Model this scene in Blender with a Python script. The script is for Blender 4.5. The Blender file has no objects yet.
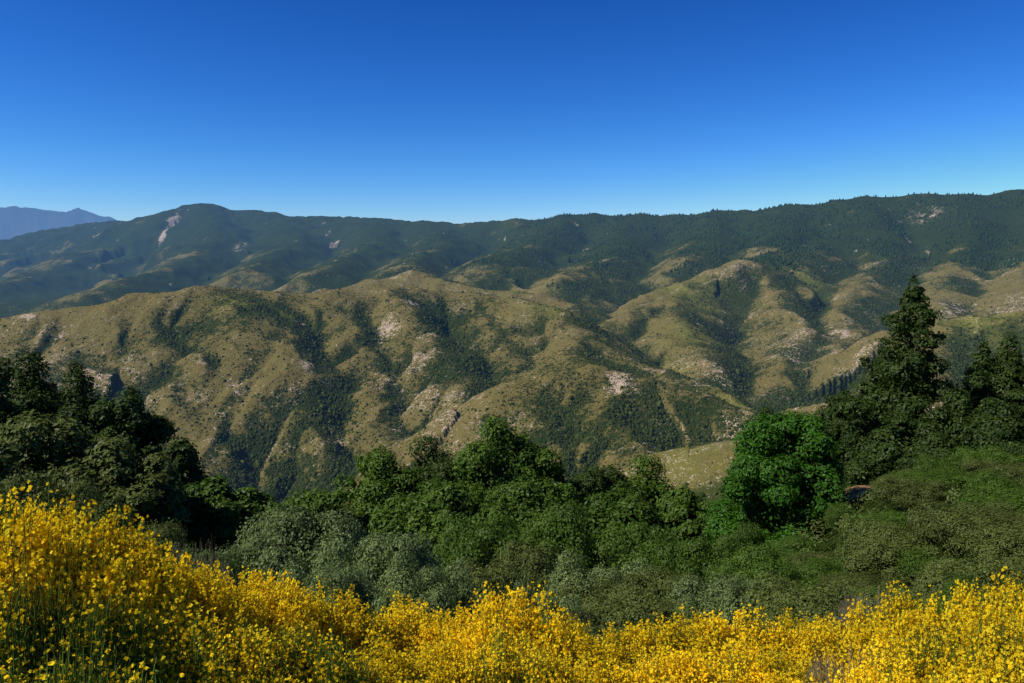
import bpy, math, numpy as np
from mathutils import Vector
rng = np.random.default_rng(7)
scene = bpy.context.scene

# ------------------------------------------------------------------ pixel-to-world helper
F = 796.0
PITCH = math.atan(91.5 / F)
def world(u, v, d):
    """image pixel (u, v) of a landmark plus its forward distance (m) -> world metres"""
    a = (u - 512.0) / F
    b = (341.5 - v) / F
    dy = math.cos(PITCH) + b * math.sin(PITCH)
    dz = -math.sin(PITCH) + b * math.cos(PITCH)
    return (d * a / dy, float(d), d * dz / dy)

def sstep(a, b, x):
    t = np.clip((x - a) / (b - a), 0, 1)
    return t * t * (3 - 2 * t)

# ------------------------------------------------------------------ noise
_ang = rng.random((256, 256)) * 2 * np.pi
_gx, _gy = np.cos(_ang).astype(np.float32), np.sin(_ang).astype(np.float32)
def perlin(x, y):
    xi = np.floor(x).astype(np.int64); yi = np.floor(y).astype(np.int64)
    fx = (x - xi).astype(np.float32); fy = (y - yi).astype(np.float32)
    x0 = xi & 255; x1 = (xi + 1) & 255; y0 = yi & 255; y1 = (yi + 1) & 255
    u = fx * fx * fx * (fx * (fx * 6 - 15) + 10); v = fy * fy * fy * (fy * (fy * 6 - 15) + 10)
    a = _gx[x0, y0] * fx + _gy[x0, y0] * fy
    b = _gx[x1, y0] * (fx - 1) + _gy[x1, y0] * fy
    c = _gx[x0, y1] * fx + _gy[x0, y1] * (fy - 1)
    d = _gx[x1, y1] * (fx - 1) + _gy[x1, y1] * (fy - 1)
    return (a + u * (b - a)) + v * ((c + u * (d - c)) - (a + u * (b - a)))
def fbm(x, y, o=4, g=0.5):
    s = 0; a = 1.0
    for i in range(o):
        s = s + a * perlin(x * 2 ** i + 17.3 * i, y * 2 ** i - 9.1 * i); a *= g
    return s
def ridged(x, y, o=5, g=0.5):
    s = 0; a = 1.0; w = 1.0
    for i in range(o):
        n = 1 - np.abs(perlin(x * 2.03 ** i + 31.7 * i, y * 2.03 ** i + 11.9 * i)) * 2.0
        n = n * n * w
        s = s + a * n; w = np.clip(n * 1.6, 0, 1); a *= g
    return s - 0.9

# ------------------------------------------------------------------ near hillside
def near_z(x, y):
    x = np.asarray(x, float); y = np.asarray(y, float)
    yy = np.maximum(y, 0)
    z = -1.7 - 0.42 * yy + 0.08 * np.maximum(-y - 6, 0)
    z = z + 0.22 * np.clip(-x, 0, 3) * (1 - sstep(6, 20, yy))
    z = z + 0.72 * np.clip(x - 0.22 * yy - 1, 0, 6.5) * sstep(9, 27, yy) * (1 - 0.8*sstep(70, 200, yy))
    z = z + 0.5 * perlin(x / 9 + 3.3, y / 9 + 1.7) * sstep(8, 20, yy)
    e = ((x - 16.4) / 3.0) ** 2 + ((y - 36.0) / 4.0) ** 2      # cut bank (bare soil)
    return z + 1.2 * np.exp(-e * 1.1)

# ------------------------------------------------------------------ ridges (u, v, distance)
R = []
def ridge(pts, slope=0.5, rnd=0.02, gul=1.0):
    R.append((np.array([world(*p) for p in pts]), slope, rnd, gul))
# main near ridge
ridge([(-300,352,1500),(-120,340,1500),(0,322,1480),(60,310,1480),(130,298,1500),(175,291,1530),(215,286,1550),(260,291,1600),(320,292,1650),(385,286,1700),(440,291,1750),(500,297,1700),(545,303,1600),(580,325,1500),(610,347,1400),(660,370,1300),(700,385,1220),(745,408,1150)],0.55)
ridge([(60,310,1480),(72,340,1390),(100,385,1280),(140,440,1160)],0.55)
ridge([(0,322,1480),(-30,360,1350),(-40,400,1200)],0.55)
ridge([(150,294,1520),(165,330,1400),(195,385,1270),(215,440,1150)],0.6)
ridge([(215,286,1550),(255,310,1450),(285,345,1360),(308,400,1240),(335,455,1120),(350,500,1040)],0.62)
ridge([(320,292,1650),(350,325,1500),(365,350,1420),(375,385,1320),(400,430,1180)],0.6)
ridge([(385,286,1700),(410,318,1520),(440,345,1420),(462,372,1320),(470,400,1220)],0.55)
ridge([(470,297,1720),(500,330,1540),(520,355,1420)],0.55)
# front knoll
ridge([(470,408,1120),(520,382,1140),(560,372,1150),(600,368,1150),(645,376,1120),(700,394,1080),(745,412,1030)],0.55)
ridge([(530,380,1140),(545,420,1030),(560,470,930)],0.6)
ridge([(600,368,1150),(610,410,1040),(640,450,940)],0.6)
ridge([(575,340,1430),(580,358,1280),(600,368,1150)],0.5)
# meadow knoll
ridge([(640,474,780),(690,449,780),(735,441,760),(790,428,760),(850,410,760),(950,395,780)],0.45,0.03,0.4)
# second row
ridge([(330,288,2200),(380,278,2250),(415,270,2300),(450,278,2250),(500,288,2150),(540,292,2050),(570,303,1950)],0.5)
ridge([(470,270,2700),(520,266,2750),(570,272,2700),(610,282,2600)],0.45)
ridge([(600,325,1800),(640,302,1950),(680,284,2100),(720,266,2200),(745,259,2300),(790,257,2500),(830,246,2800),(850,225,3150),(870,197,3400)],0.5)
ridge([(745,259,2300),(775,290,2050),(800,325,1800),(795,355,1600),(780,385,1400),(760,410,1250)],0.55)
ridge([(680,284,2100),(670,310,1850),(690,335,1650),(710,360,1480)],0.55)
ridge([(870,197,3400),(885,232,2900),(875,262,2500),(855,290,2150),(850,320,1850),(840,350,1600)],0.5)
ridge([(950,194,3300),(970,235,2700),(955,270,2300),(940,300,1950)],0.5)
ridge([(1030,191,3200),(1050,240,2500),(1020,285,1950)],0.5)
ridge([(860,345,1500),(910,330,1450),(960,318,1400),(1024,312,1350),(1150,300,1300),(1400,290,1300)],0.5)
ridge([(960,318,1400),(940,350,1250),(900,385,1100)],0.5)
# skyline
ridge([(-900,250,8000),(-300,262,9000),(-100,256,8600),(0,240,8000),(45,229,7500),(85,223,7200),(120,221,7000),(165,220,6800),(184,213,6600),(197,202,6500),(212,202,6450),(224,208,6450),(248,207,6400),(268,211,6250),(286,217,6100),(320,215,6000),(370,217,5600),(430,222,5200),(480,221,4800),(540,217,4500),(565,213,4300),(620,213,4200),(665,215,4000),(700,212,3900),(760,208,3700),(830,200,3500),(870,195,3400),(950,193,3300),(1024,190,3200),(1200,182,3000),(1500,190,2900)],0.38,0.004,0.8)
ridge([(120,221,7000),(105,243,6000),(60,265,5000),(0,282,4300),(-100,300,3600)],0.42)
ridge([(45,229,7500),(10,250,6500),(-80,270,5500)],0.42)
ridge([(205,207,6500),(222,228,5500),(205,252,4500),(140,276,3600),(90,290,3000)],0.42)
ridge([(290,216,6100),(300,236,5000),(275,255,4100),(250,270,3300)],0.42)
ridge([(370,217,5600),(385,235,4700),(350,255,3800),(320,270,3000)],0.42)
ridge([(430,222,5200),(450,240,4200),(420,256,3400),(400,268,2700)],0.42)
ridge([(565,213,4300),(545,235,3700),(510,252,3200),(480,266,2750)],0.42)
ridge([(640,214,4100),(625,240,3400),(600,262,2800),(560,280,2400)],0.42)
ridge([(720,211,3850),(715,235,3200),(690,258,2700)],0.42)
ridge([(790,204,3650),(780,230,3100),(775,250,2600)],0.42)
# remote range
ridge([(-700,226,30000),(-300,214,30000),(-60,209,30000),(-10,206,30000),(14,203,30000),(28,203,30000),(45,207,30000),(60,210,30000),(74,207,30000),(86,210,30000),(98,210,30000),(118,217,30000),(160,226,30000),(400,240,32000),(900,244,32000)],0.30,0.003)

azf = np.radians(np.linspace(-43, 43, 1251))
azc = np.radians(np.linspace(43, 317, 61))[1:]
az = np.concatenate([azf, azc])
rr = np.concatenate([np.geomspace(0.5, 100, 130)[:-1], np.geomspace(100, 850, 90)[:-1], np.geomspace(850, 3000, 620)[:-1],
                     np.geomspace(3000, 9000, 320)[:-1], np.geomspace(9000, 80000, 92)])
if len(az) % 2 == 0: az = np.append(az, az[-1] + 1e-4)
if len(rr) % 2 == 0: rr = np.append(rr, rr[-1] * 1.05)
NR, NA = len(rr), len(az)

def far_height(X, Y):
    d0 = np.hypot(X, Y)
    sc = np.clip(d0 / 1500, 0.6, 6)
    wx = X + 32 * sc * fbm(X / 330 + 5, Y / 330, 3) * sstep(400, 1200, d0)
    wy = Y + 32 * sc * fbm(X / 330 - 8, Y / 330 + 40, 3) * sstep(400, 1200, d0)
    floor = -350 + 120 * sstep(1500, 3500, Y)
    hs = [floor]
    for k, (P, sl, rn, gu) in enumerate(R):
        best = np.full(X.shape, -1e5); arc = 0.0
        dep = P[:, 1].mean(); lam = 0.078 * dep; amp = 0.028 * dep * gu
        if dep > 20000: amp *= 0.5
        bs = np.zeros(X.shape); bd = np.zeros(X.shape)
        for i in range(len(P) - 1):
            ax, ay, azz = P[i]; bx, by, bz = P[i + 1]
            ex, ey = bx - ax, by - ay; L2 = ex * ex + ey * ey; L = math.sqrt(L2)
            t = np.clip(((wx - ax) * ex + (wy - ay) * ey) / L2, 0, 1)
            dx = wx - ax - t * ex; dy = wy - ay - t * ey
            d = np.sqrt(dx * dx + dy * dy)
            rad = rn * (ay + t * ey)
            h = azz + t * (bz - azz) - sl * (np.sqrt(d * d + rad * rad) - rad)
            sel = h > best
            best = np.where(sel, h, best); bs = np.where(sel, arc + t * L, bs); bd = np.where(sel, d, bd)
            arc += L
        g = ridged(bs / lam + 13.1 * k + 0.45 * perlin(X / lam, Y / lam), bd / (lam * 5) + 5.7 * k, 3, 0.4)
        best = best + amp * (g - 0.25) * sstep(0, lam * 2.0, bd)
        hs.append(best)
    m = np.maximum.reduce(hs)
    s = 0
    kk = np.clip(d0 * 0.003, 3, 22)
    for h in hs:
        s = s + np.exp(np.clip((h - m) / kk, -30, 0))
    return m + kk * np.log(s) - kk * 0.35

rc, ac = rr[::2], az[::2]
RC, AC = np.meshgrid(rc, ac, indexing='ij')
HC = far_height(RC * np.sin(AC), RC * np.cos(AC))
H = np.zeros((NR, len(ac)))
H[::2] = HC; H[1::2] = 0.5 * (HC[:-1] + HC[1:])
H2 = np.zeros((NR, NA)); H2[:, ::2] = H; H2[:, 1::2] = 0.5 * (H[:, :-1] + H[:, 1:])
RR, AA = np.meshgrid(rr, az, indexing='ij')
X = RR * np.sin(AA); Y = RR * np.cos(AA)
D = RR
wm = sstep(300, 900, D); wf = sstep(2600, 4200, D); wr = sstep(11000, 20000, D)
n1 = ridged(X / 130 + 0.5 * fbm(X / 300, Y / 300, 2), Y / 160, 5, 0.5)
n2 = ridged(X / 420 + 3, Y / 420 + 9, 5, 0.5)
n3 = ridged(X / 2600 + 3, Y / 2600 + 9, 5, 0.55)
far_extra = 5.5 * n1 * wm * (1 - 0.3 * wf) + 12 * n2 * wf * (1 - wr) + 130 * n3 * wr
Hfar = H2 + far_extra
Hn = near_z(X, Y) + 0.08 * perlin(X / 0.9, Y / 0.9) + 3 * fbm(X / 60, Y / 60, 4) * sstep(70, 300, D)
k = 4.0
mx = np.maximum(Hn, Hfar)
Z = mx + k * np.log(np.exp(np.clip((Hn - mx) / k, -30, 0)) + np.exp(np.clip((Hfar - mx) / k, -30, 0))) * wm
del H, H2

# masks
def blur(A, n):
    for ax in (0, 1):
        c = np.cumsum(np.pad(A, [(n + 1, n) if i == ax else (0, 0) for i in (0, 1)], mode='edge'), axis=ax)
        A = (np.take(c, range(2 * n + 1, c.shape[ax]), axis=ax) - np.take(c, range(0, c.shape[ax] - 2 * n - 1), axis=ax)) / (2 * n + 1)
    return A
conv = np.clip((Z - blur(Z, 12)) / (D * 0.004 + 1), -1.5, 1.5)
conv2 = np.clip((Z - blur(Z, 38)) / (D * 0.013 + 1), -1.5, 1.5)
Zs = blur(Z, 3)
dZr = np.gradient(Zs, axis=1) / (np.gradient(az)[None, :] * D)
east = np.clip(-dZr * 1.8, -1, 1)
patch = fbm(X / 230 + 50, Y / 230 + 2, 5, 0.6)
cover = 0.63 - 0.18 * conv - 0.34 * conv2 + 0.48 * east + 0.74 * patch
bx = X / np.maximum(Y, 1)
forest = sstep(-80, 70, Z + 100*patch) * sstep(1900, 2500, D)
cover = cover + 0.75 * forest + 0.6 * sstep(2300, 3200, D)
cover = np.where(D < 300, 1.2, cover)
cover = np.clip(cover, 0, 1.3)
rockn = fbm(X / 45 + 9, Y / 45, 5, 0.6)
rockreg = sstep(0.0, 0.5, fbm(X / 240 + 77, Y / 240 - 30, 2))
rock = sstep(0.0, 1.1, 0.35 * conv + rockn * 0.7 + 0.6 * rockreg + 0.12) * (1 - 0.85*forest) * (1 - 0.5 * np.clip(cover - 0.5, 0, 1)) * 0.85
rock = rock * sstep(500, 900, D) * (1 - 0.9 * sstep(2600, 3600, D))
def spot(u, v, d, su, r):
    x, y, z = world(u, v, d)
    return np.exp(-(((X - x) / su) ** 2 + ((Y - y) / r) ** 2))
for (u, v, d, su, r) in [(25,333,1440,36,60),(60,345,1380,25,50),(390,325,1500,30,60),(425,350,1400,28,60),(480,392,1160,18,45),(620,378,1110,26,45),(660,440,960,24,50),(400,275,2280,50,60),(415,302,1620,40,40),(840,330,1750,40,80),(800,350,1580,30,60),(330,440,1150,25,50),(300,375,1290,20,60),(230,395,1240,20,50),(955,305,1900,50,80),(240,250,5000,40,130),(205,455,1080,20,40),(930,212,3100,60,80),(1000,300,1800,50,70)]:
    rock = np.maximum(rock, 1.6 * spot(u, v, d, su, r) * np.clip(0.55 + 1.6*rockn, 0, 1))
rl = fbm(X / 70 + 3, Y / 110 + 7, 5, 0.7)
for (u, v, d, su, r) in [(176,231,6150,55,150),(166,237,5850,40,120),(116,236,6500,110,260),(335,243,5000,35,110)]:
    rock = np.maximum(rock, 1.75 * sstep(0.40, 0.95, spot(u, v, d, su, r) + 0.8 * rl))
rock = np.maximum(rock, 1.35 * sstep(14000, 20000, D))
meadow = np.zeros_like(Z)
for (u, v, d, su, r) in [(700,452,770,55,60),(690,300,2050,90,110),(735,395,1180,30,60),(990,325,1380,90,80),(670,355,1500,35,70),(560,300,1580,60,50),(240,312,1500,45,50),(800,275,2350,70,110),(520,290,2150,90,60),(690,330,1700,60,90)]:
    meadow = np.maximum(meadow, spot(u, v, d, su, r) * np.clip(0.75 + 1.2 * rockn, 0, 1))
def track(pts, wdt):
    P = np.array([world(*p)[:2] for p in pts]); out = np.full(X.shape, 1e9)
    wxx = X + 18 * fbm(X / 80, Y / 80, 3); wyy = Y + 18 * fbm(X / 80 + 40, Y / 80, 3)
    for i in range(len(P) - 1):
        e = P[i + 1] - P[i]; t = np.clip(((wxx - P[i, 0]) * e[0] + (wyy - P[i, 1]) * e[1]) / (e @ e), 0, 1)
        out = np.minimum(out, np.hypot(wxx - P[i, 0] - t * e[0], wyy - P[i, 1] - t * e[1]))
    return np.exp(-(out / wdt) ** 2)
trk = np.maximum(track([(640,303,1940),(690,290,2080),(740,270,2200),(800,272,2400),(850,285,2200)], 3.6), track([(900,335,1440),(960,322,1395),(1040,316,1345)], 3.0))
trk = np.maximum(trk, track([(640,470,775),(690,455,760),(740,452,740)], 1.6))
rock = np.maximum(rock, 1.2 * trk * np.clip(0.75 + rockn, 0, 1))
haze = 1 - np.exp(-(D / 14000.0) ** 1.22)  # painted airlight amount, baked per vertex from distance to the origin

def set_attr(me, name, arr):
    a = me.attributes.new(name, 'FLOAT_COLOR', 'POINT')
    a.data.foreach_set('color', np.ascontiguousarray(arr, dtype=np.float32).ravel())

def build(name, V, faces, mats, fmat=None, col=None, smooth=False):
    me = bpy.data.meshes.new(name)
    V = np.ascontiguousarray(V, dtype=np.float32)
    me.vertices.add(len(V)); me.vertices.foreach_set('co', V.ravel())
    li = np.concatenate([f.ravel() for f in faces]).astype(np.int32)
    tot = np.concatenate([np.full(len(f), f.shape[1]) for f in faces]).astype(np.int32)
    st = np.concatenate([[0], np.cumsum(tot)[:-1]]).astype(np.int32)
    me.loops.add(len(li)); me.loops.foreach_set('vertex_index', li)
    me.polygons.add(len(tot)); me.polygons.foreach_set('loop_start', st)
    me.polygons.foreach_set('loop_total', tot)
    for m in mats: me.materials.append(m)
    if fmat is not None: me.polygons.foreach_set('material_index', np.asarray(fmat, dtype=np.int32))
    me.update(calc_edges=True)
    me.polygons.foreach_set('use_smooth', np.full(len(tot), smooth))
    if col is not None: set_attr(me, 'Col', col)
    return me
def add(name, me, loc=(0, 0, 0), rot=0, sc=(1, 1, 1)):
    o = bpy.data.objects.new(name, me); scene.collection.objects.link(o)
    o.location = loc; o.rotation_euler = (0, 0, rot); o.scale = sc
    return o

# ------------------------------------------------------------------ materials
def nd(nt, t, **kw):
    n = nt.nodes.new(t)
    for a, b in kw.items(): setattr(n, a, b)
    return n
HAZE_GLOW = (0.090, 0.21, 0.44, 1)
def add_haze_glow(nt, shader_out, haze_out):  # no air volume: haze is painted as emission on the surface itself
    em = nd(nt, 'ShaderNodeEmission'); em.inputs[0].default_value = HAZE_GLOW; em.inputs[1].default_value = 1.0
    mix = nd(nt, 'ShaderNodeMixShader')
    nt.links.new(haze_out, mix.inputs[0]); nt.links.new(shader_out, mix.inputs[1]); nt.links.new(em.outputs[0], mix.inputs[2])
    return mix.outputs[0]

def terrain_mat():
    m = bpy.data.materials.new('chaparral_hillside'); m.use_nodes = True; nt = m.node_tree; nt.nodes.clear(); L = nt.links.new
    out = nd(nt, 'ShaderNodeOutputMaterial')
    at = nd(nt, 'ShaderNodeAttribute', attribute_name='Col')
    sep = nd(nt, 'ShaderNodeSeparateColor'); L(at.outputs['Color'], sep.inputs[0])
    geo = nd(nt, 'ShaderNodeNewGeometry')
    def noise(s, det, off=0, rough=0.6):
        n = nd(nt, 'ShaderNodeTexNoise'); n.inputs['Scale'].default_value = s; n.inputs['Detail'].default_value = det
        n.inputs['Roughness'].default_value = rough
        if off:
            v = nd(nt, 'ShaderNodeVectorMath', operation='ADD'); v.inputs[1].default_value = (off, off * 2, off * 3); L(geo.outputs['Position'], v.inputs[0]); L(v.outputs[0], n.inputs['Vector'])
        else: L(geo.outputs['Position'], n.inputs['Vector'])
        return n.outputs['Fac']
    def math_(op, a, b=None, c=None, clamp=False):
        n = nd(nt, 'ShaderNodeMath', operation=op); n.use_clamp = clamp
        for i, q in enumerate((a, b, c)):
            if q is None: continue
            if isinstance(q, (int, float)): n.inputs[i].default_value = q
            else: L(q, n.inputs[i])
        return n.outputs[0]
    def mix(f, a, b):
        n = nd(nt, 'ShaderNodeMix', data_type='RGBA')
        if isinstance(f, (int, float)): n.inputs[0].default_value = f
        else: L(f, n.inputs[0])
        for i, q in ((6, a), (7, b)):
            if isinstance(q, tuple): n.inputs[i].default_value = (*q, 1)
            else: L(q, n.inputs[i])
        return n.outputs[2]
    nA = noise(0.13, 5, 0, 0.75); nB = noise(0.02, 4, 11); nC = noise(0.55, 3, 5); nD = noise(0.12, 5, 31, 0.8)
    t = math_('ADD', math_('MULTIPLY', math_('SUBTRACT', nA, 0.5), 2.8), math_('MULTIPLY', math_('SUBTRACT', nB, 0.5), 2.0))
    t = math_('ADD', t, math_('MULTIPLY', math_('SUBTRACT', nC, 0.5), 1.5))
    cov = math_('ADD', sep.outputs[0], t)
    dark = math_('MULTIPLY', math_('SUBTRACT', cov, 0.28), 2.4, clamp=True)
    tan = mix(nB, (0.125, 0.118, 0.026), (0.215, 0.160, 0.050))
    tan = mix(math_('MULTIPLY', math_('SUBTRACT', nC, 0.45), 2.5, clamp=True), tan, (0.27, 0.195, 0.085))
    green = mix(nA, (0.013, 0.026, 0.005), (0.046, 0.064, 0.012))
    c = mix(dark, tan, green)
    md = mix(nA, (0.13, 0.145, 0.025), (0.27, 0.24, 0.05))
    c = mix(math_('MULTIPLY', at.outputs['Alpha'], math_('ADD', 0.4, nC), clamp=True), c, md)
    rk = mix(nC, (0.36, 0.23, 0.14), (0.74, 0.60, 0.45))
    rf = math_('MULTIPLY', math_('SUBTRACT', math_('ADD', math_('MULTIPLY', sep.outputs[1], 0.72), math_('ADD', math_('MULTIPLY', math_('SUBTRACT', nD, 0.5), 4.2), math_('MULTIPLY', math_('SUBTRACT', nC, 0.5), 3.2))), 0.74), 4.0, clamp=True)
    rf = math_('MULTIPLY', rf, math_('MULTIPLY', sep.outputs[1], 6.0, clamp=True))
    c = mix(rf, c, rk)
    bs = nd(nt, 'ShaderNodeBsdfDiffuse')
    L(c, bs.inputs['Color'])
    bp = nd(nt, 'ShaderNodeBump'); bp.inputs['Strength'].default_value = 1.0; bp.inputs['Distance'].default_value = 5.0
    L(math_('ADD', nA, math_('MULTIPLY', nC, 0.35)), bp.inputs['Height']); L(bp.outputs[0], bs.inputs['Normal'])
    L(add_haze_glow(nt, bs.outputs[0], sep.outputs[2]), out.inputs[0])
    return m

def leaf_mat(name, trans=0.28, rough=0.5, spec=0.0, haze=False):
    m = bpy.data.materials.new(name); m.use_nodes = True; nt = m.node_tree; nt.nodes.clear(); L = nt.links.new
    out = nd(nt, 'ShaderNodeOutputMaterial'); at = nd(nt, 'ShaderNodeAttribute', attribute_name='Col')
    oi = nd(nt, 'ShaderNodeObjectInfo')
    hs = nd(nt, 'ShaderNodeHueSaturation')
    mr = nd(nt, 'ShaderNodeMapRange'); mr.inputs[3].default_value = 0.85; mr.inputs[4].default_value = 1.15
    L(oi.outputs['Random'], mr.inputs[0]); L(mr.outputs[0], hs.inputs['Value']); L(at.outputs['Color'], hs.inputs['Color'])
    bs = nd(nt, 'ShaderNodeBsdfDiffuse'); L(hs.outputs[0], bs.inputs['Color'])
    o = bs.outputs[0]
    if trans > 0:
        tr = nd(nt, 'ShaderNodeBsdfTranslucent'); L(hs.outputs[0], tr.inputs[0])
        mx_ = nd(nt, 'ShaderNodeMixShader'); mx_.inputs[0].default_value = trans
        L(o, mx_.inputs[1]); L(tr.outputs[0], mx_.inputs[2]); o = mx_.outputs[0]
    if spec > 0:
        gl = nd(nt, 'ShaderNodeBsdfGlossy'); gl.inputs['Roughness'].default_value = rough
        m2 = nd(nt, 'ShaderNodeMixShader'); m2.inputs[0].default_value = spec
        L(o, m2.inputs[1]); L(gl.outputs[0], m2.inputs[2]); o = m2.outputs[0]
    if haze: o = add_haze_glow(nt, o, at.outputs['Alpha'])
    L(o, out.inputs[0]); return m
M_TER = terrain_mat()
M_LEAF = leaf_mat('foliage', 0.3, 0.45, 0.012)
M_BARK = leaf_mat('bark', 0)
M_FLOWER = leaf_mat('broom_petals', 0.38)
M_STEM = leaf_mat('broom_stems', 0.15)
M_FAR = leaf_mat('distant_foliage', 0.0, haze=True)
M_DIRT = bpy.data.materials.new('dry_soil'); M_DIRT.use_nodes = True
_n = M_DIRT.node_tree; _b = _n.nodes['Principled BSDF']; _b.inputs['Roughness'].default_value = 1.0; _b.inputs['Specular IOR Level'].default_value = 0.0
_t = nd(_n, 'ShaderNodeTexNoise'); _t.inputs['Scale'].default_value = 2.5; _t.inputs['Detail'].default_value = 8
_r = nd(_n, 'ShaderNodeValToRGB'); _r.color_ramp.elements[0].position = 0.4; _r.color_ramp.elements[0].color = (0.14, 0.08, 0.035, 1); _r.color_ramp.elements[1].position = 0.65; _r.color_ramp.elements[1].color = (0.38, 0.23, 0.11, 1)
_g = nd(_n, 'ShaderNodeNewGeometry'); _n.links.new(_g.outputs['Position'], _t.inputs['Vector'])
_n.links.new(_t.outputs['Fac'], _r.inputs[0]); _n.links.new(_r.outputs[0], _b.inputs['Base Color'])

# ------------------------------------------------------------------ terrain object
idx = np.arange(NR * NA).reshape(NR, NA)
q = np.stack([idx[:-1, :-1], idx[:-1, 1:], idx[1:, 1:], idx[1:, :-1]], -1).reshape(-1, 4)[:, ::-1]
V = np.stack([X, Y, Z], -1).reshape(-1, 3)
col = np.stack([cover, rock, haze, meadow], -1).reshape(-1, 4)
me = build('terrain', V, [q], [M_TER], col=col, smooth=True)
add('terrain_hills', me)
gu, gv = np.meshgrid(np.linspace(0, 1, 60), np.linspace(0, 2 * np.pi, 90))
brad = 1 + 0.6 * perlin(np.cos(gv) * 1.5 + 4, np.sin(gv) * 1.5 + 9)
bxx = 16.4 + 1.6 * gu * brad * np.cos(gv); byy = 35.2 + 3.6 * gu * brad * np.sin(gv)
bzz = near_z(bxx, byy) + 0.20 + 0.3 * perlin(bxx * 1.3, byy * 1.3) * (1 - gu) - 0.5 * gu ** 6
bi = np.arange(90 * 60).reshape(90, 60)
bq = np.stack([bi[:-1, :-1], bi[:-1, 1:], bi[1:, 1:], bi[1:, :-1]], -1).reshape(-1, 4)[:, ::-1]
add('dirt_bank', build('dirt_bank', np.stack([bxx, byy, bzz], -1).reshape(-1, 3), [bq], [M_DIRT], smooth=True))

# ------------------------------------------------------------------ distant scrub + forest (one object each)
def scatter(n, r0, r1, acc):
    i0, i1 = np.searchsorted(rr, r0), np.searchsorted(rr, r1)
    i = rng.integers(i0, i1, n); j = rng.integers(0, 1249, n)
    keep = rng.random(n) < acc[i, j]
    i, j = i[keep], j[keep]
    fa, fb = rng.random(len(i)), rng.random(len(i))
    def bl(A): return (A[i, j] * (1 - fa) + A[i + 1, j] * fa) * (1 - fb) + (A[i, j + 1] * (1 - fa) + A[i + 1, j + 1] * fa) * fb
    return bl(X), bl(Y), bl(Z), i, j
def blobs(px, py, pz, rad, hgt, base, hz, sides=5, lowf=-0.4, k2=0.85, z2=(0.45, 0.75)):
    n = len(px); a = np.arange(sides) / sides * 2 * np.pi
    a = a[None] + rng.random((n, 1)) * 6.28
    j1 = rng.uniform(0.75, 1.25, (n, sides)); j2 = rng.uniform(0.6, 1.1, (n, sides))
    ring1 = np.stack([px[:, None] + rad[:, None] * j1 * np.cos(a), py[:, None] + rad[:, None] * j1 * np.sin(a), np.repeat((pz + lowf * hgt)[:, None], sides, 1)], -1)
    ring2 = np.stack([px[:, None] + rad[:, None] * k2 * j2 * np.cos(a + .5), py[:, None] + rad[:, None] * k2 * j2 * np.sin(a + .5), pz[:, None] + hgt[:, None] * rng.uniform(z2[0], z2[1], (n, sides))], -1)
    top = np.stack([px, py, pz + hgt], -1)[:, None]
    Vv = np.concatenate([ring1, ring2, top], 1).reshape(-1, 3); w = 2 * sides + 1
    b = (np.arange(n) * w)[:, None]; s = np.arange(sides); s1 = (s + 1) % sides
    q = np.stack([b + s, b + s1, b + sides + s1, b + sides + s], -1).reshape(-1, 4)
    t = np.stack([b + sides + s, b + sides + s1, b + 2 * sides + 0 * s], -1).reshape(-1, 3)
    c = np.concatenate([base, hz[:, None]], 1); c = np.repeat(c, w, 0)
    return Vv, q, t, c
def greens(n, a, b, j=0.25):
    t = rng.random((n, 1)); c = np.array(a) * (1 - t) + np.array(b) * t
    return c * rng.uniform(1 - j, 1 + j, (n, 1))
acc = np.clip(cover * 0.9 + 0.12, 0.06, 1) * (1 - 0.8 * np.clip(meadow, 0, 1)) * (1 - 0.6 * np.clip(rock, 0, 1)) * (1 - trk)
x, y, z, i, j = scatter(300000, 700, 2900, acc)
s = rng.lognormal(0.0, 0.4, len(x)) * 1.15 * (1 + 0.7 * np.clip(cover[i, j] - 0.5, 0, 1))
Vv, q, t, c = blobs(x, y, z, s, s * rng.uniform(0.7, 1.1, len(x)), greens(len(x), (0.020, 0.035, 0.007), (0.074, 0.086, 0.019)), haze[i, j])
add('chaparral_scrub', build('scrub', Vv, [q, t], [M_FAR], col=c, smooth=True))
acc = forest * np.clip(0.5 + 1.5 * patch, 0.12, 1) * sstep(-0.15, 0.25, bx + 0.12) * (1 - np.clip(rock, 0, 1))
x, y, z, i, j = scatter(90000, 2300, 4600, acc)
h = rng.uniform(5, 13, len(x))
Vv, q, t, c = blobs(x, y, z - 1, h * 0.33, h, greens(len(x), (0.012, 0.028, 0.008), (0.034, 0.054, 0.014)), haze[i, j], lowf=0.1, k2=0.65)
add('distant_forest', build('forest', Vv, [q, t], [M_FAR], col=c, smooth=True))

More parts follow.
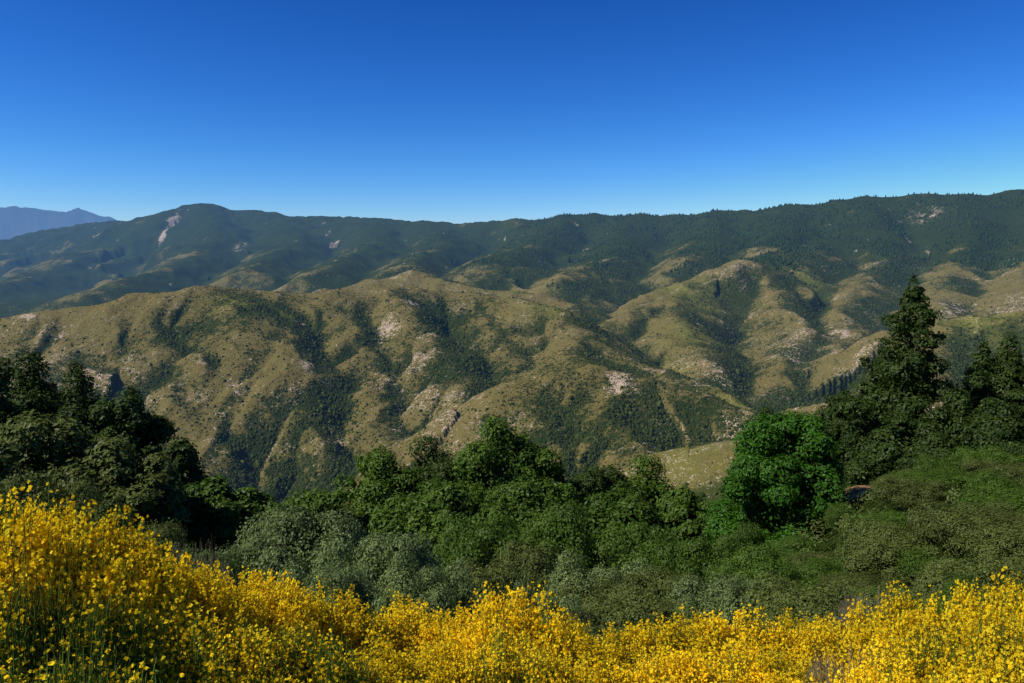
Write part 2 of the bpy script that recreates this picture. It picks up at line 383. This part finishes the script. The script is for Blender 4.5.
# ------------------------------------------------------------------ vegetation builders
def unit(n):
    v = rng.normal(size=(n, 3)); return v / np.linalg.norm(v, axis=1, keepdims=True)
def leaf_quads(P, N, size, aspect=0.55):
    n = len(P); t = np.cross(N, unit(n)); t /= np.linalg.norm(t, axis=1, keepdims=True) + 1e-9
    b = np.cross(N, t); s = size[:, None]
    v0 = P - t * s; v1 = P + b * s * aspect + N * s * 0.12; v2 = P + t * s; v3 = P - b * s * aspect + N * s * 0.12
    return np.stack([v0, v1, v2, v3], 1).reshape(-1, 3)
def tube(pts, rads, sides=6):
    pts = np.array(pts, float); n = len(pts); V = []
    for i in range(n):
        d = pts[min(i + 1, n - 1)] - pts[max(i - 1, 0)]; d /= np.linalg.norm(d) + 1e-9
        a = np.cross(d, [0.3, 1, 0.2]); a /= np.linalg.norm(a); b = np.cross(d, a)
        th = np.arange(sides) / sides * 2 * np.pi
        V.append(pts[i] + rads[i] * (np.cos(th)[:, None] * a + np.sin(th)[:, None] * b))
    V = np.concatenate(V); q = []
    for i in range(n - 1):
        for s in range(sides):
            q.append((i * sides + s, i * sides + (s + 1) % sides, (i + 1) * sides + (s + 1) % sides, (i + 1) * sides + s))
    return V, np.array(q)
def crown_mesh(name, lobes, nleaf, lsize, dark, light, trunk_h=0, top_h=0, trunk_r=0.15, up=0.25, fill=0.5, tuf=0.34, tdens=36, wobble=0.03, tip=0.25):
    """lobes: x,y,z,rx,rz ; leaf sprays (tufts) pushed out by different amounts break up each lobe"""
    lobes = np.array(lobes); w = lobes[:, 3] * (lobes[:, 3] + lobes[:, 4]); w = w / w.sum()
    ncl = max(10, nleaf // tdens)
    cd = unit(ncl); cd[:, 2] += up; cd /= np.linalg.norm(cd, axis=1, keepdims=True)
    cl_l = rng.choice(len(lobes), ncl, p=w)
    cr = rng.random(ncl) ** 1.3
    cl = rng.integers(0, ncl, nleaf)
    loose = rng.random(nleaf) < 0.4
    li = np.where(loose, rng.choice(len(lobes), nleaf, p=w), cl_l[cl]); L = lobes[li]
    d = unit(nleaf); d[:, 2] += up; d /= np.linalg.norm(d, axis=1, keepdims=True)
    d2 = cd[cl] + 0.20 * rng.normal(size=(nleaf, 3)); d2 /= np.linalg.norm(d2, axis=1, keepdims=True)
    d = np.where(loose[:, None], d, d2)
    r = np.where(loose, 1 - fill * rng.random(nleaf) ** 1.2, 0.88 + tuf * cr[cl] - 0.32 * rng.random(nleaf)) + 0.06 * rng.normal(size=nleaf)
    P = L[:, :3] + d * r[:, None] * np.stack([L[:, 3], L[:, 3], L[:, 4]], 1)
    N = d * 0.9 + unit(nleaf) * 0.5 + np.array([0, 0, 0.3]); N /= np.linalg.norm(N, axis=1, keepdims=True)
    V1 = leaf_quads(P, N, lsize * rng.uniform(0.6, 1.3, nleaf))
    q1 = np.arange(nleaf * 4).reshape(-1, 4)
    lb = rng.random(len(lobes))[li] * 0.4 + rng.random(ncl)[cl] * 0.3 + rng.random(nleaf) * 0.3
    c1 = np.array(dark) * (1 - lb[:, None]) + np.array(light) * lb[:, None]
    c1 = c1 * rng.uniform(0.75, 1.25, (nleaf, 1)); c1 = np.repeat(np.concatenate([c1, np.ones((nleaf, 1))], 1), 4, 0)
    Vs, qs, n0 = [V1], [q1], len(V1)
    if top_h > 0:
        wob = rng.normal(size=(6, 2)) * wobble * top_h
        zz = np.linspace(-0.4, top_h, 6); pts = [(wob[i, 0] * (i > 0), wob[i, 1] * (i > 0), zz[i]) for i in range(6)]
        tv, tq = tube(pts, trunk_r * np.linspace(1.2, tip, 6), 8); Vs.append(tv); qs.append(tq + n0); n0 += len(tv)
        for lb_ in lobes[rng.permutation(len(lobes))[:28]]:
            z0 = max(trunk_h * 0.5, min(lb_[2] * 0.7, top_h * 0.85))
            a = np.array([np.interp(z0, zz, [p[0] for p in pts]), np.interp(z0, zz, [p[1] for p in pts]), z0]); b = lb_[:3]
            mid = (a + b) / 2 + np.array([0, 0, -0.05 * top_h]) + rng.normal(size=3) * 0.02 * top_h
            tv, tq = tube([a, mid, b], trunk_r * np.array([0.45, 0.28, 0.08]) * (1 if tip > 0.1 else 0.5), 5); Vs.append(tv); qs.append(tq + n0); n0 += len(tv)
    Vv = np.concatenate(Vs); nb = len(Vv) - len(V1)
    cb = np.tile([[0.065, 0.052, 0.038, 1]], (nb, 1)) * rng.uniform(0.8, 1.2, (nb, 1))
    q = np.concatenate(qs); fm = np.zeros(len(q), int); fm[nleaf:] = 1
    return build(name, Vv, [q], [M_LEAF, M_BARK], fmat=fm, col=np.concatenate([c1, cb]))

def oak_lobes(W, Ht, low=0.12, n=46, lr0=0.14, lr1=0.30, rad0=0.55, rad1=0.86):
    out = []; ph = rng.random(3) * 6.28
    for i in range(n):
        d = unit(1)[0]; d[2] = abs(d[2]) * 1.0 if rng.random() < 0.7 else d[2]
        a = math.atan2(d[1], d[0]); k = 0.82 + 0.14 * math.sin(2 * a + ph[0]) + 0.11 * math.sin(3 * a + ph[1]) + 0.10 * math.sin(5 * d[2] + ph[2])
        rad = rng.uniform(rad0, rad1) * k
        lr = W * rng.uniform(lr0, lr1)
        cz = Ht * (low + (1 - low) * 0.48); hz = Ht * (1 - low) * 0.52
        out.append((d[0] * rad * W, d[1] * rad * W, cz + d[2] * rad * hz * 1.05, lr, lr * rng.uniform(0.6, 0.95)))
    out.append((0, 0, Ht * (low + (1 - low) * 0.5), W * 0.55, Ht * (1 - low) * 0.36))
    out.append((rng.normal() * 0.12 * W, rng.normal() * 0.12 * W, Ht * 0.86, W * 0.26, Ht * 0.11))
    return out
def conifer_lobes(W, Ht, n=60, low=0.1):
    out = []
    for i in range(n):
        t = ((i + rng.random()) / n) ** 1.05; z = Ht * (low + (0.96 - low) * t)
        w = W * (1 - t) ** 0.58 * rng.uniform(0.35, 1.15) * (0.85 + 0.25 * math.sin(t * 17))
        a = i * 2.4 + rng.normal() * 0.5; lr = W * (0.10 + 0.20 * (1 - t)) * rng.uniform(0.65, 1.3)
        out.append((w * 0.85 * math.cos(a), w * 0.85 * math.sin(a), z, lr, lr * rng.uniform(0.4, 0.65)))
    out.append((0, 0, Ht * 0.35, W * 0.4, Ht * 0.28)); out.append((0, 0, Ht * 0.66, W * 0.24, Ht * 0.2)); out.append((0, 0, Ht * 0.85, W * 0.15, Ht * 0.1)); out.append((0, 0, Ht * 0.94, W * 0.09, Ht * 0.07))
    return out

DK = ((0.026, 0.052, 0.008), (0.066, 0.102, 0.018))
MID = ((0.044, 0.096, 0.010), (0.108, 0.175, 0.022))
BR = ((0.034, 0.108, 0.008), (0.074, 0.190, 0.016))
OL = ((0.066, 0.092, 0.018), (0.145, 0.172, 0.038))
GR = ((0.090, 0.130, 0.034), (0.205, 0.262, 0.088))
def tree(name, u, v, d, wpx, pal, kind='oak', nleaf=30000, lsize=0.105, low=0.1, n=46, **kw):
    x, y, zt = world(u, v, d); g = float(near_z(x, y)); Ht = zt - g; W = wpx / 2 / F * d
    con = kind != 'oak'
    lob = conifer_lobes(W, Ht, n, low) if con else oak_lobes(W, Ht, low, n, **kw)
    if name == 'round_green_tree':
        for kx in range(16):
            a = kx / 16 * 6.28; lob.append((0.72 * W * math.cos(a), 0.72 * W * math.sin(a), Ht * rng.uniform(0.1, 0.28), W * 0.26, W * 0.24))
    me = crown_mesh(name, lob, nleaf, lsize, *pal, trunk_h=Ht * low, top_h=Ht * (0.94 if con else 0.7), trunk_r=0.028 * Ht + 0.03, wobble=0.002 if con else 0.03, tip=0.04 if con else 0.2)
    add(name, me, (x, y, g), 0 if con else rng.random() * 6.28)
T = [
 ('oak_tree', -35, 342, 34, 170, DK), ('oak_tree', 28, 338, 40, 130, DK), ('oak_tree', 88, 354, 38, 120, DK),
 ('oak_tree', 130, 380, 36, 110, DK), ('oak_tree', 40, 412, 27, 200, OL), ('oak_tree', 110, 430, 27, 170, OL), ('oak_tree', 175, 434, 32, 120, DK),
 ('oak_tree', 215, 474, 30, 120, MID), ('oak_tree', 262, 490, 31, 110, MID), ('oak_tree', -30, 430, 22, 180, OL),
 ('oak_tree', 320, 486, 40, 120, MID), ('oak_tree', 385, 446, 42, 130, MID), ('oak_tree', 440, 432, 46, 130, DK), ('oak_tree', 502, 408, 42, 150, MID),
 ('oak_tree', 550, 450, 42, 110, MID), ('oak_tree', 600, 462, 44, 120, DK), ('oak_tree', 648, 450, 46, 130, MID), ('oak_tree', 430, 476, 35, 150, MID), ('oak_tree', 520, 476, 35, 160, MID), ('oak_tree', 620, 490, 36, 150, MID),
 ('oak_tree', 685, 484, 40, 80, MID),
 ('oak_tree', 765, 402, 62, 60, DK), ('oak_tree', 845, 383, 56, 80, DK), ('oak_tree', 878, 342, 54, 90, DK),
 ('oak_tree', 905, 410, 46, 110, DK), ('oak_tree', 960, 385, 46, 110, DK), ('oak_tree', 1010, 324, 52, 90, DK), ('oak_tree', 1060, 318, 50, 110, DK), ('oak_tree', 1015, 396, 42, 120, DK),
 ('oak_tree', 975, 358, 50, 80, DK), ('oak_tree', 862, 425, 52, 80, DK), ('oak_tree', 940, 430, 44, 80, DK),
]
for (nm, u, v, d, w, pal) in T: tree(nm, u, v, d, w, pal, low=0.08)
tree('round_green_tree', 787, 408, 33, 160, BR, nleaf=75000, n=80, lsize=0.08, low=0.0, lr0=0.13, lr1=0.24, rad0=0.72, rad1=0.92)
tree('pine_tree', 915, 280, 50, 165, DK, kind='conifer', nleaf=65000, n=95, lsize=0.12, low=0.06)
tree('pine_tree', 985, 340, 52, 95, DK, kind='conifer', nleaf=28000, n=60, lsize=0.12, low=0.06)

shr = []
for pal in (GR, OL, MID, GR, OL, MID, DK):
    lob = oak_lobes(1.0, 1.0, 0.0, 48, 0.14, 0.30)
    shr.append(crown_mesh('shrub', lob, 38000, 0.018, *pal, trunk_h=0.1, top_h=0.6, trunk_r=0.03, up=0.3))
def shrub(name, u, v, d, wpx, kind):
    x, y, zt = world(u, v, d); g = float(near_z(x, y)); Ht = max(zt - g, 0.8); W = wpx / 2 / F * d
    me = shr[kind + (3 if kind < 3 and rng.random() < 0.5 else 0)]
    add(name, me, (x, y, g - 0.1), rng.random() * 6.28, (W, W, Ht))
for s in [(300,500,18,200,0),(385,528,16,170,0),(425,560,14,120,0),(250,528,17,130,0),(330,560,13,140,0),(200,545,15,120,2),(150,520,18,120,1),(90,490,20,150,1),(30,470,20,150,1),
          (520,545,20,140,1),(600,562,17,150,0),(665,572,15,140,1),(725,570,14,140,0),(480,560,16,130,1),(480,515,27,150,2),(560,515,27,150,2),(640,520,27,140,2),(700,532,24,130,2),(755,552,20,120,2),
          (540,590,13,110,0),(830,560,18,130,2),(905,550,20,130,2),(965,522,24,130,2),(1020,495,25,130,1),(1060,455,28,150,2),(870,575,16,130,1),(940,562,17,140,2),(1000,540,18,150,1),(1045,520,20,150,2),(800,590,13,120,1),(900,588,13,120,1),(970,578,12,120,2),
          (955,478,34,100,6),(990,455,38,110,6),(1030,440,36,120,6),(935,492,34,80,2),(740,528,28,90,2),(800,535,26,80,2),(845,528,28,60,2),(1000,470,31,110,2),(960,500,28,110,1),(1040,560,15,130,1),(920,516,28,90,2),(895,525,29,60,1),(990,505,26,110,2)]:
    shrub('chaparral_shrub', *s)
r2 = np.random.default_rng(21)
for kx in range(75):
    d = r2.uniform(13, 30); x = d * r2.uniform(-0.25, 0.66)
    if abs(x / d - 0.35) < 0.11 and d > 21: continue
    if abs(x / d - 0.45) < 0.05 and d > 21: continue
    g = float(near_z(x, d)); W = r2.uniform(0.7, 1.5); Hh = W * r2.uniform(0.85, 1.15)
    add('chaparral_shrub', shr[int(r2.choice([1, 2, 4, 5, 1, 4, 2, 6]))], (x, d, g - 0.1), r2.random() * 6.28, (W, W, Hh))
n = 950
fy = rng.uniform(9, 75, n); fx = fy * rng.uniform(-0.8, 0.8, n)
keep = (((fx - 15.6) / 2.0) ** 2 + ((fy - 34.0) / 5.0) ** 2) > 1
fx, fy = fx[keep], fy[keep]; n = len(fx)
fz = near_z(fx, fy); fr = rng.uniform(0.35, 0.85, n) * (1 + fy / 80)
lob = np.stack([fx, fy, fz + 0.1 * fr, fr, fr * 0.8], 1)
add('undergrowth', crown_mesh('undergrowth', lob, 340000, 0.05, *OL, top_h=0))

# ------------------------------------------------------------------ broom
def broom(name, nst, flowers, Rw=0.75, Ht=1.0, grey=False, spread=1.0, fl=(0.45, 1.0)):
    az_ = rng.random(nst) * 6.283; inc = np.arccos(1 - rng.random(nst) * 0.85) * spread
    dirv = np.stack([np.sin(inc) * np.cos(az_), np.sin(inc) * np.sin(az_), np.cos(inc)], 1)
    end = dirv * np.array([Rw, Rw, Ht]) * rng.uniform(0.84, 1.01, (nst, 1)) * (0.93 + 0.10 * np.sin(az_ * 3 + inc * 5))[:, None]
    base = np.stack([rng.normal(size=nst) * 0.12, rng.normal(size=nst) * 0.12, np.zeros(nst)], 1)
    base += dirv * np.array([0.35, 0.35, 0.05])
    ctrl = base * 0.5 + end * 0.5; ctrl[:, :2] = base[:, :2] * .35 + end[:, :2] * .65; ctrl[:, 2] *= 0.85
    end[:, :2] += rng.normal(size=(nst, 2)) * 0.035
    ts = np.array([0, .35, .7, 1.0]); rad = np.array([.0045, .0035, .0026, .0012])
    def bez(t): t = np.asarray(t)[..., None]; return (1 - t) ** 2 * base[:, None] + 2 * t * (1 - t) * ctrl[:, None] + t * t * end[:, None]
    C = bez(np.tile(ts, (nst, 1)))
    th = rng.random((nst, 1)) * 6.28 + np.arange(3) * 2.094
    off = np.stack([np.cos(th), np.sin(th), 0.3 * np.cos(th + 1)], -1)
    Vs = (C[:, :, None] + rad[None, :, None, None] * off[:, None]).reshape(-1, 3)
    b = (np.arange(nst) * 12)[:, None, None]; k_ = np.arange(3)[None, :, None] * 3; s = np.arange(3)[None, None]; s1 = (s + 1) % 3
    qs = np.stack([b + k_ + s, b + k_ + s1, b + k_ + 3 + s1, b + k_ + 3 + s], -1).reshape(-1, 4)
    if grey: cs = greens(nst, (0.16, 0.13, 0.09), (0.26, 0.22, 0.15))
    else: cs = greens(nst, (0.07, 0.12, 0.018), (0.15, 0.22, 0.035))
    cs = np.repeat(np.concatenate([cs, np.ones((nst, 1))], 1), 12, 0)
    nl = nst * 7; si = rng.integers(0, nst, nl); t = rng.uniform(0.25, 0.98, nl)
    P = ((1 - t) ** 2)[:, None] * base[si] + (2 * t * (1 - t))[:, None] * ctrl[si] + (t * t)[:, None] * end[si] + rng.normal(size=(nl, 3)) * 0.012
    N = unit(nl); Vl = leaf_quads(P, N, rng.uniform(0.010, 0.028, nl), 0.16)
    ql = np.arange(nl * 4).reshape(-1, 4) + len(Vs)
    cl = greens(nl, (0.13, 0.11, 0.07), (0.22, 0.19, 0.13)) if grey else greens(nl, (0.065, 0.11, 0.018), (0.14, 0.20, 0.035))
    cl = np.repeat(np.concatenate([cl, np.ones((nl, 1))], 1), 4, 0)
    parts, Q, Cc, fm = [Vs, Vl], [qs, ql], [cs, cl], [np.zeros(len(qs) + nl, int)]
    nf = flowers
    if nf:
        wgt = rng.random(nst) ** 0.6 * (0.25 + 0.75 * (perlin(end[:, 0] * 4 + 9, end[:, 1] * 4 + end[:, 2] * 3) > -0.16)); wgt /= wgt.sum()
        si = rng.choice(nst, nf, p=wgt); t = fl[0] + (fl[1] - fl[0]) * rng.random(nf) ** 0.6
        P = ((1 - t) ** 2)[:, None] * base[si] + (2 * t * (1 - t))[:, None] * ctrl[si] + (t * t)[:, None] * end[si] + rng.normal(size=(nf, 3)) * 0.015
        sz = rng.uniform(0.0075, 0.0155, nf)
        N = unit(nf) * 0.8 + np.array([0, 0, .5]) + P / np.linalg.norm(P, axis=1, keepdims=True) * 0.5; N /= np.linalg.norm(N, axis=1, keepdims=True)
        Va = leaf_quads(P, N, sz, 0.85); Vb = leaf_quads(P + N * 0.004, unit(nf), sz * 0.85, 0.7)
        n0 = len(Vs) + len(Vl)
        qa = np.arange(nf * 8).reshape(-1, 4) + n0
        cf = greens(nf, (0.90, 0.61, 0.008), (0.94, 0.75, 0.03), 0.06)
        cf = np.repeat(np.concatenate([cf, np.ones((nf, 1))], 1), 4, 0)
        parts += [Va, Vb]; Q += [qa]; Cc += [cf, cf]; fm += [np.ones(nf * 2, int)]
    return build(name, np.concatenate(parts), [np.concatenate(Q)], [M_STEM, M_FLOWER], fmat=np.concatenate(fm), col=np.concatenate(Cc))
full = [broom('broom', 2000, 42000) for _ in range(3)]
mid_ = [broom('broom_mid', 2200, 19000) for _ in range(2)]
stem = [broom('broom_stemmy', 2600, 6500, Rw=0.6, spread=0.8, fl=(0.4, 1.0)) for _ in range(2)]
dead = [broom('dry', 1500, 0, grey=True)]
def bush(u, v, d, kind='f', w=1.0):
    x, y, zt = world(u, v, d); g = float(near_z(x, y)); Ht = max(zt - g, 0.5)
    lst = {'f': full, 'm': mid_, 's': stem, 'd': dead}[kind]
    me = lst[rng.integers(len(lst))]
    add('dry_brush' if kind == 'd' else 'broom_bush', me, (x, y, g), rng.random() * 6.28, (w * (0.8 + 0.2 * Ht), w * (0.8 + 0.2 * Ht), Ht))
for b_ in [(-40,484,3.8,'f'),(8,488,4.4,'f'),(62,497,5.0,'f'),(108,523,5.2,'f'),(160,549,5.6,'f'),(205,568,6.0,'f'),(258,570,6.4,'f'),(312,582,6.8,'f'),(350,608,6.8,'m'),(405,598,7.4,'f',1.1),(458,608,7.2,'f',.9),(510,583,7.0,'f',1.05),(562,614,7.6,'f'),(620,630,7.6,'f'),(680,612,7.8,'f',1.1),(740,609,8,'f',1.1),(800,615,8.2,'f'),(862,605,7.6,'f'),(920,588,7.2,'f',1.1),(977,581,6.8,'f'),(1030,570,6.4,'f'),(1090,563,6,'f'),
           (0,575,3.4,'s'),(90,592,3.8,'s'),(165,612,4.1,'m'),(235,622,4.4,'m'),(300,628,4.7,'s'),(360,650,5.2,'f'),(425,640,5.8,'f'),(505,627,5.8,'m'),(580,650,5.8,'f'),(650,655,5.8,'f'),(720,648,6,'f'),(790,653,6,'f'),(850,642,5.6,'d',.7),(910,636,5.4,'f'),(970,620,5.2,'m'),(1030,608,5,'f'),(940,680,4.4,'m'),(700,690,4.6,'f'),(560,700,4.6,'f'),(450,690,4.6,'f'),(800,695,4.6,'f'),(1040,670,4.2,'f'),(880,584,9.5,'d'),(190,534,8,'d',.8),
           (40,650,2.9,'s'),(250,690,3.5,'s'),(340,700,4.0,'m'),(130,690,3.0,'s')]:
    bush(*b_)

# ------------------------------------------------------------------ light, sky, camera
SUN_AZ = math.radians(-108)
SUN_EL = math.radians(46)
w = bpy.data.worlds.new('World'); scene.world = w; w.use_nodes = True; nt = w.node_tree; nt.nodes.clear()
sky = nd(nt, 'ShaderNodeTexSky'); sky.sky_type = 'NISHITA'; sky.sun_disc = False; sky.sun_elevation = SUN_EL; sky.sun_rotation = SUN_AZ
sky.altitude = 1500; sky.air_density = 1.0; sky.dust_density = 0.2; sky.ozone_density = 3.0
sp = nd(nt, 'ShaderNodeSeparateColor'); cb = nd(nt, 'ShaderNodeCombineColor'); nt.links.new(sky.outputs[0], sp.inputs[0])
for i_, (p_, k_) in enumerate([(2.4, 1.55), (1.72, 1.26), (1.42, 1.58)]):
    a1 = nd(nt, 'ShaderNodeMath', operation='MULTIPLY'); a1.inputs[1].default_value = 0.1; nt.links.new(sp.outputs[i_], a1.inputs[0])
    a2 = nd(nt, 'ShaderNodeMath', operation='POWER'); a2.inputs[1].default_value = p_; nt.links.new(a1.outputs[0], a2.inputs[0])
    a3 = nd(nt, 'ShaderNodeMath', operation='MULTIPLY'); a3.inputs[1].default_value = k_ * 10; nt.links.new(a2.outputs[0], a3.inputs[0])
    a4 = nd(nt, 'ShaderNodeMath', operation='MINIMUM'); a4.inputs[1].default_value = 9.0; nt.links.new(a3.outputs[0], a4.inputs[0])
    nt.links.new(a4.outputs[0], cb.inputs[i_])
bg = nd(nt, 'ShaderNodeBackground'); bg.inputs[1].default_value = 0.10; wo = nd(nt, 'ShaderNodeOutputWorld')
nt.links.new(cb.outputs[0], bg.inputs[0]); nt.links.new(bg.outputs[0], wo.inputs[0])
sl = bpy.data.lights.new('sun', 'SUN'); sl.energy = 5.0; sl.angle = math.radians(0.5); sl.color = (1, 0.96, 0.88)
so = bpy.data.objects.new('sun', sl); scene.collection.objects.link(so)
dirv = Vector((math.sin(SUN_AZ) * math.cos(SUN_EL), math.cos(SUN_AZ) * math.cos(SUN_EL), math.sin(SUN_EL)))
so.rotation_euler = dirv.to_track_quat('Z', 'Y').to_euler()
cam = bpy.data.cameras.new('camera'); cam.lens = 36 * F / 1024; cam.sensor_width = 36; cam.clip_start = 0.05; cam.clip_end = 200000
co = bpy.data.objects.new('camera', cam); scene.collection.objects.link(co)
co.location = (0, 0, 0); co.rotation_euler = (math.pi / 2 - PITCH, 0, 0); scene.camera = co
scene.view_settings.view_transform = 'Standard'; scene.view_settings.look = 'None'; scene.view_settings.exposure = 0
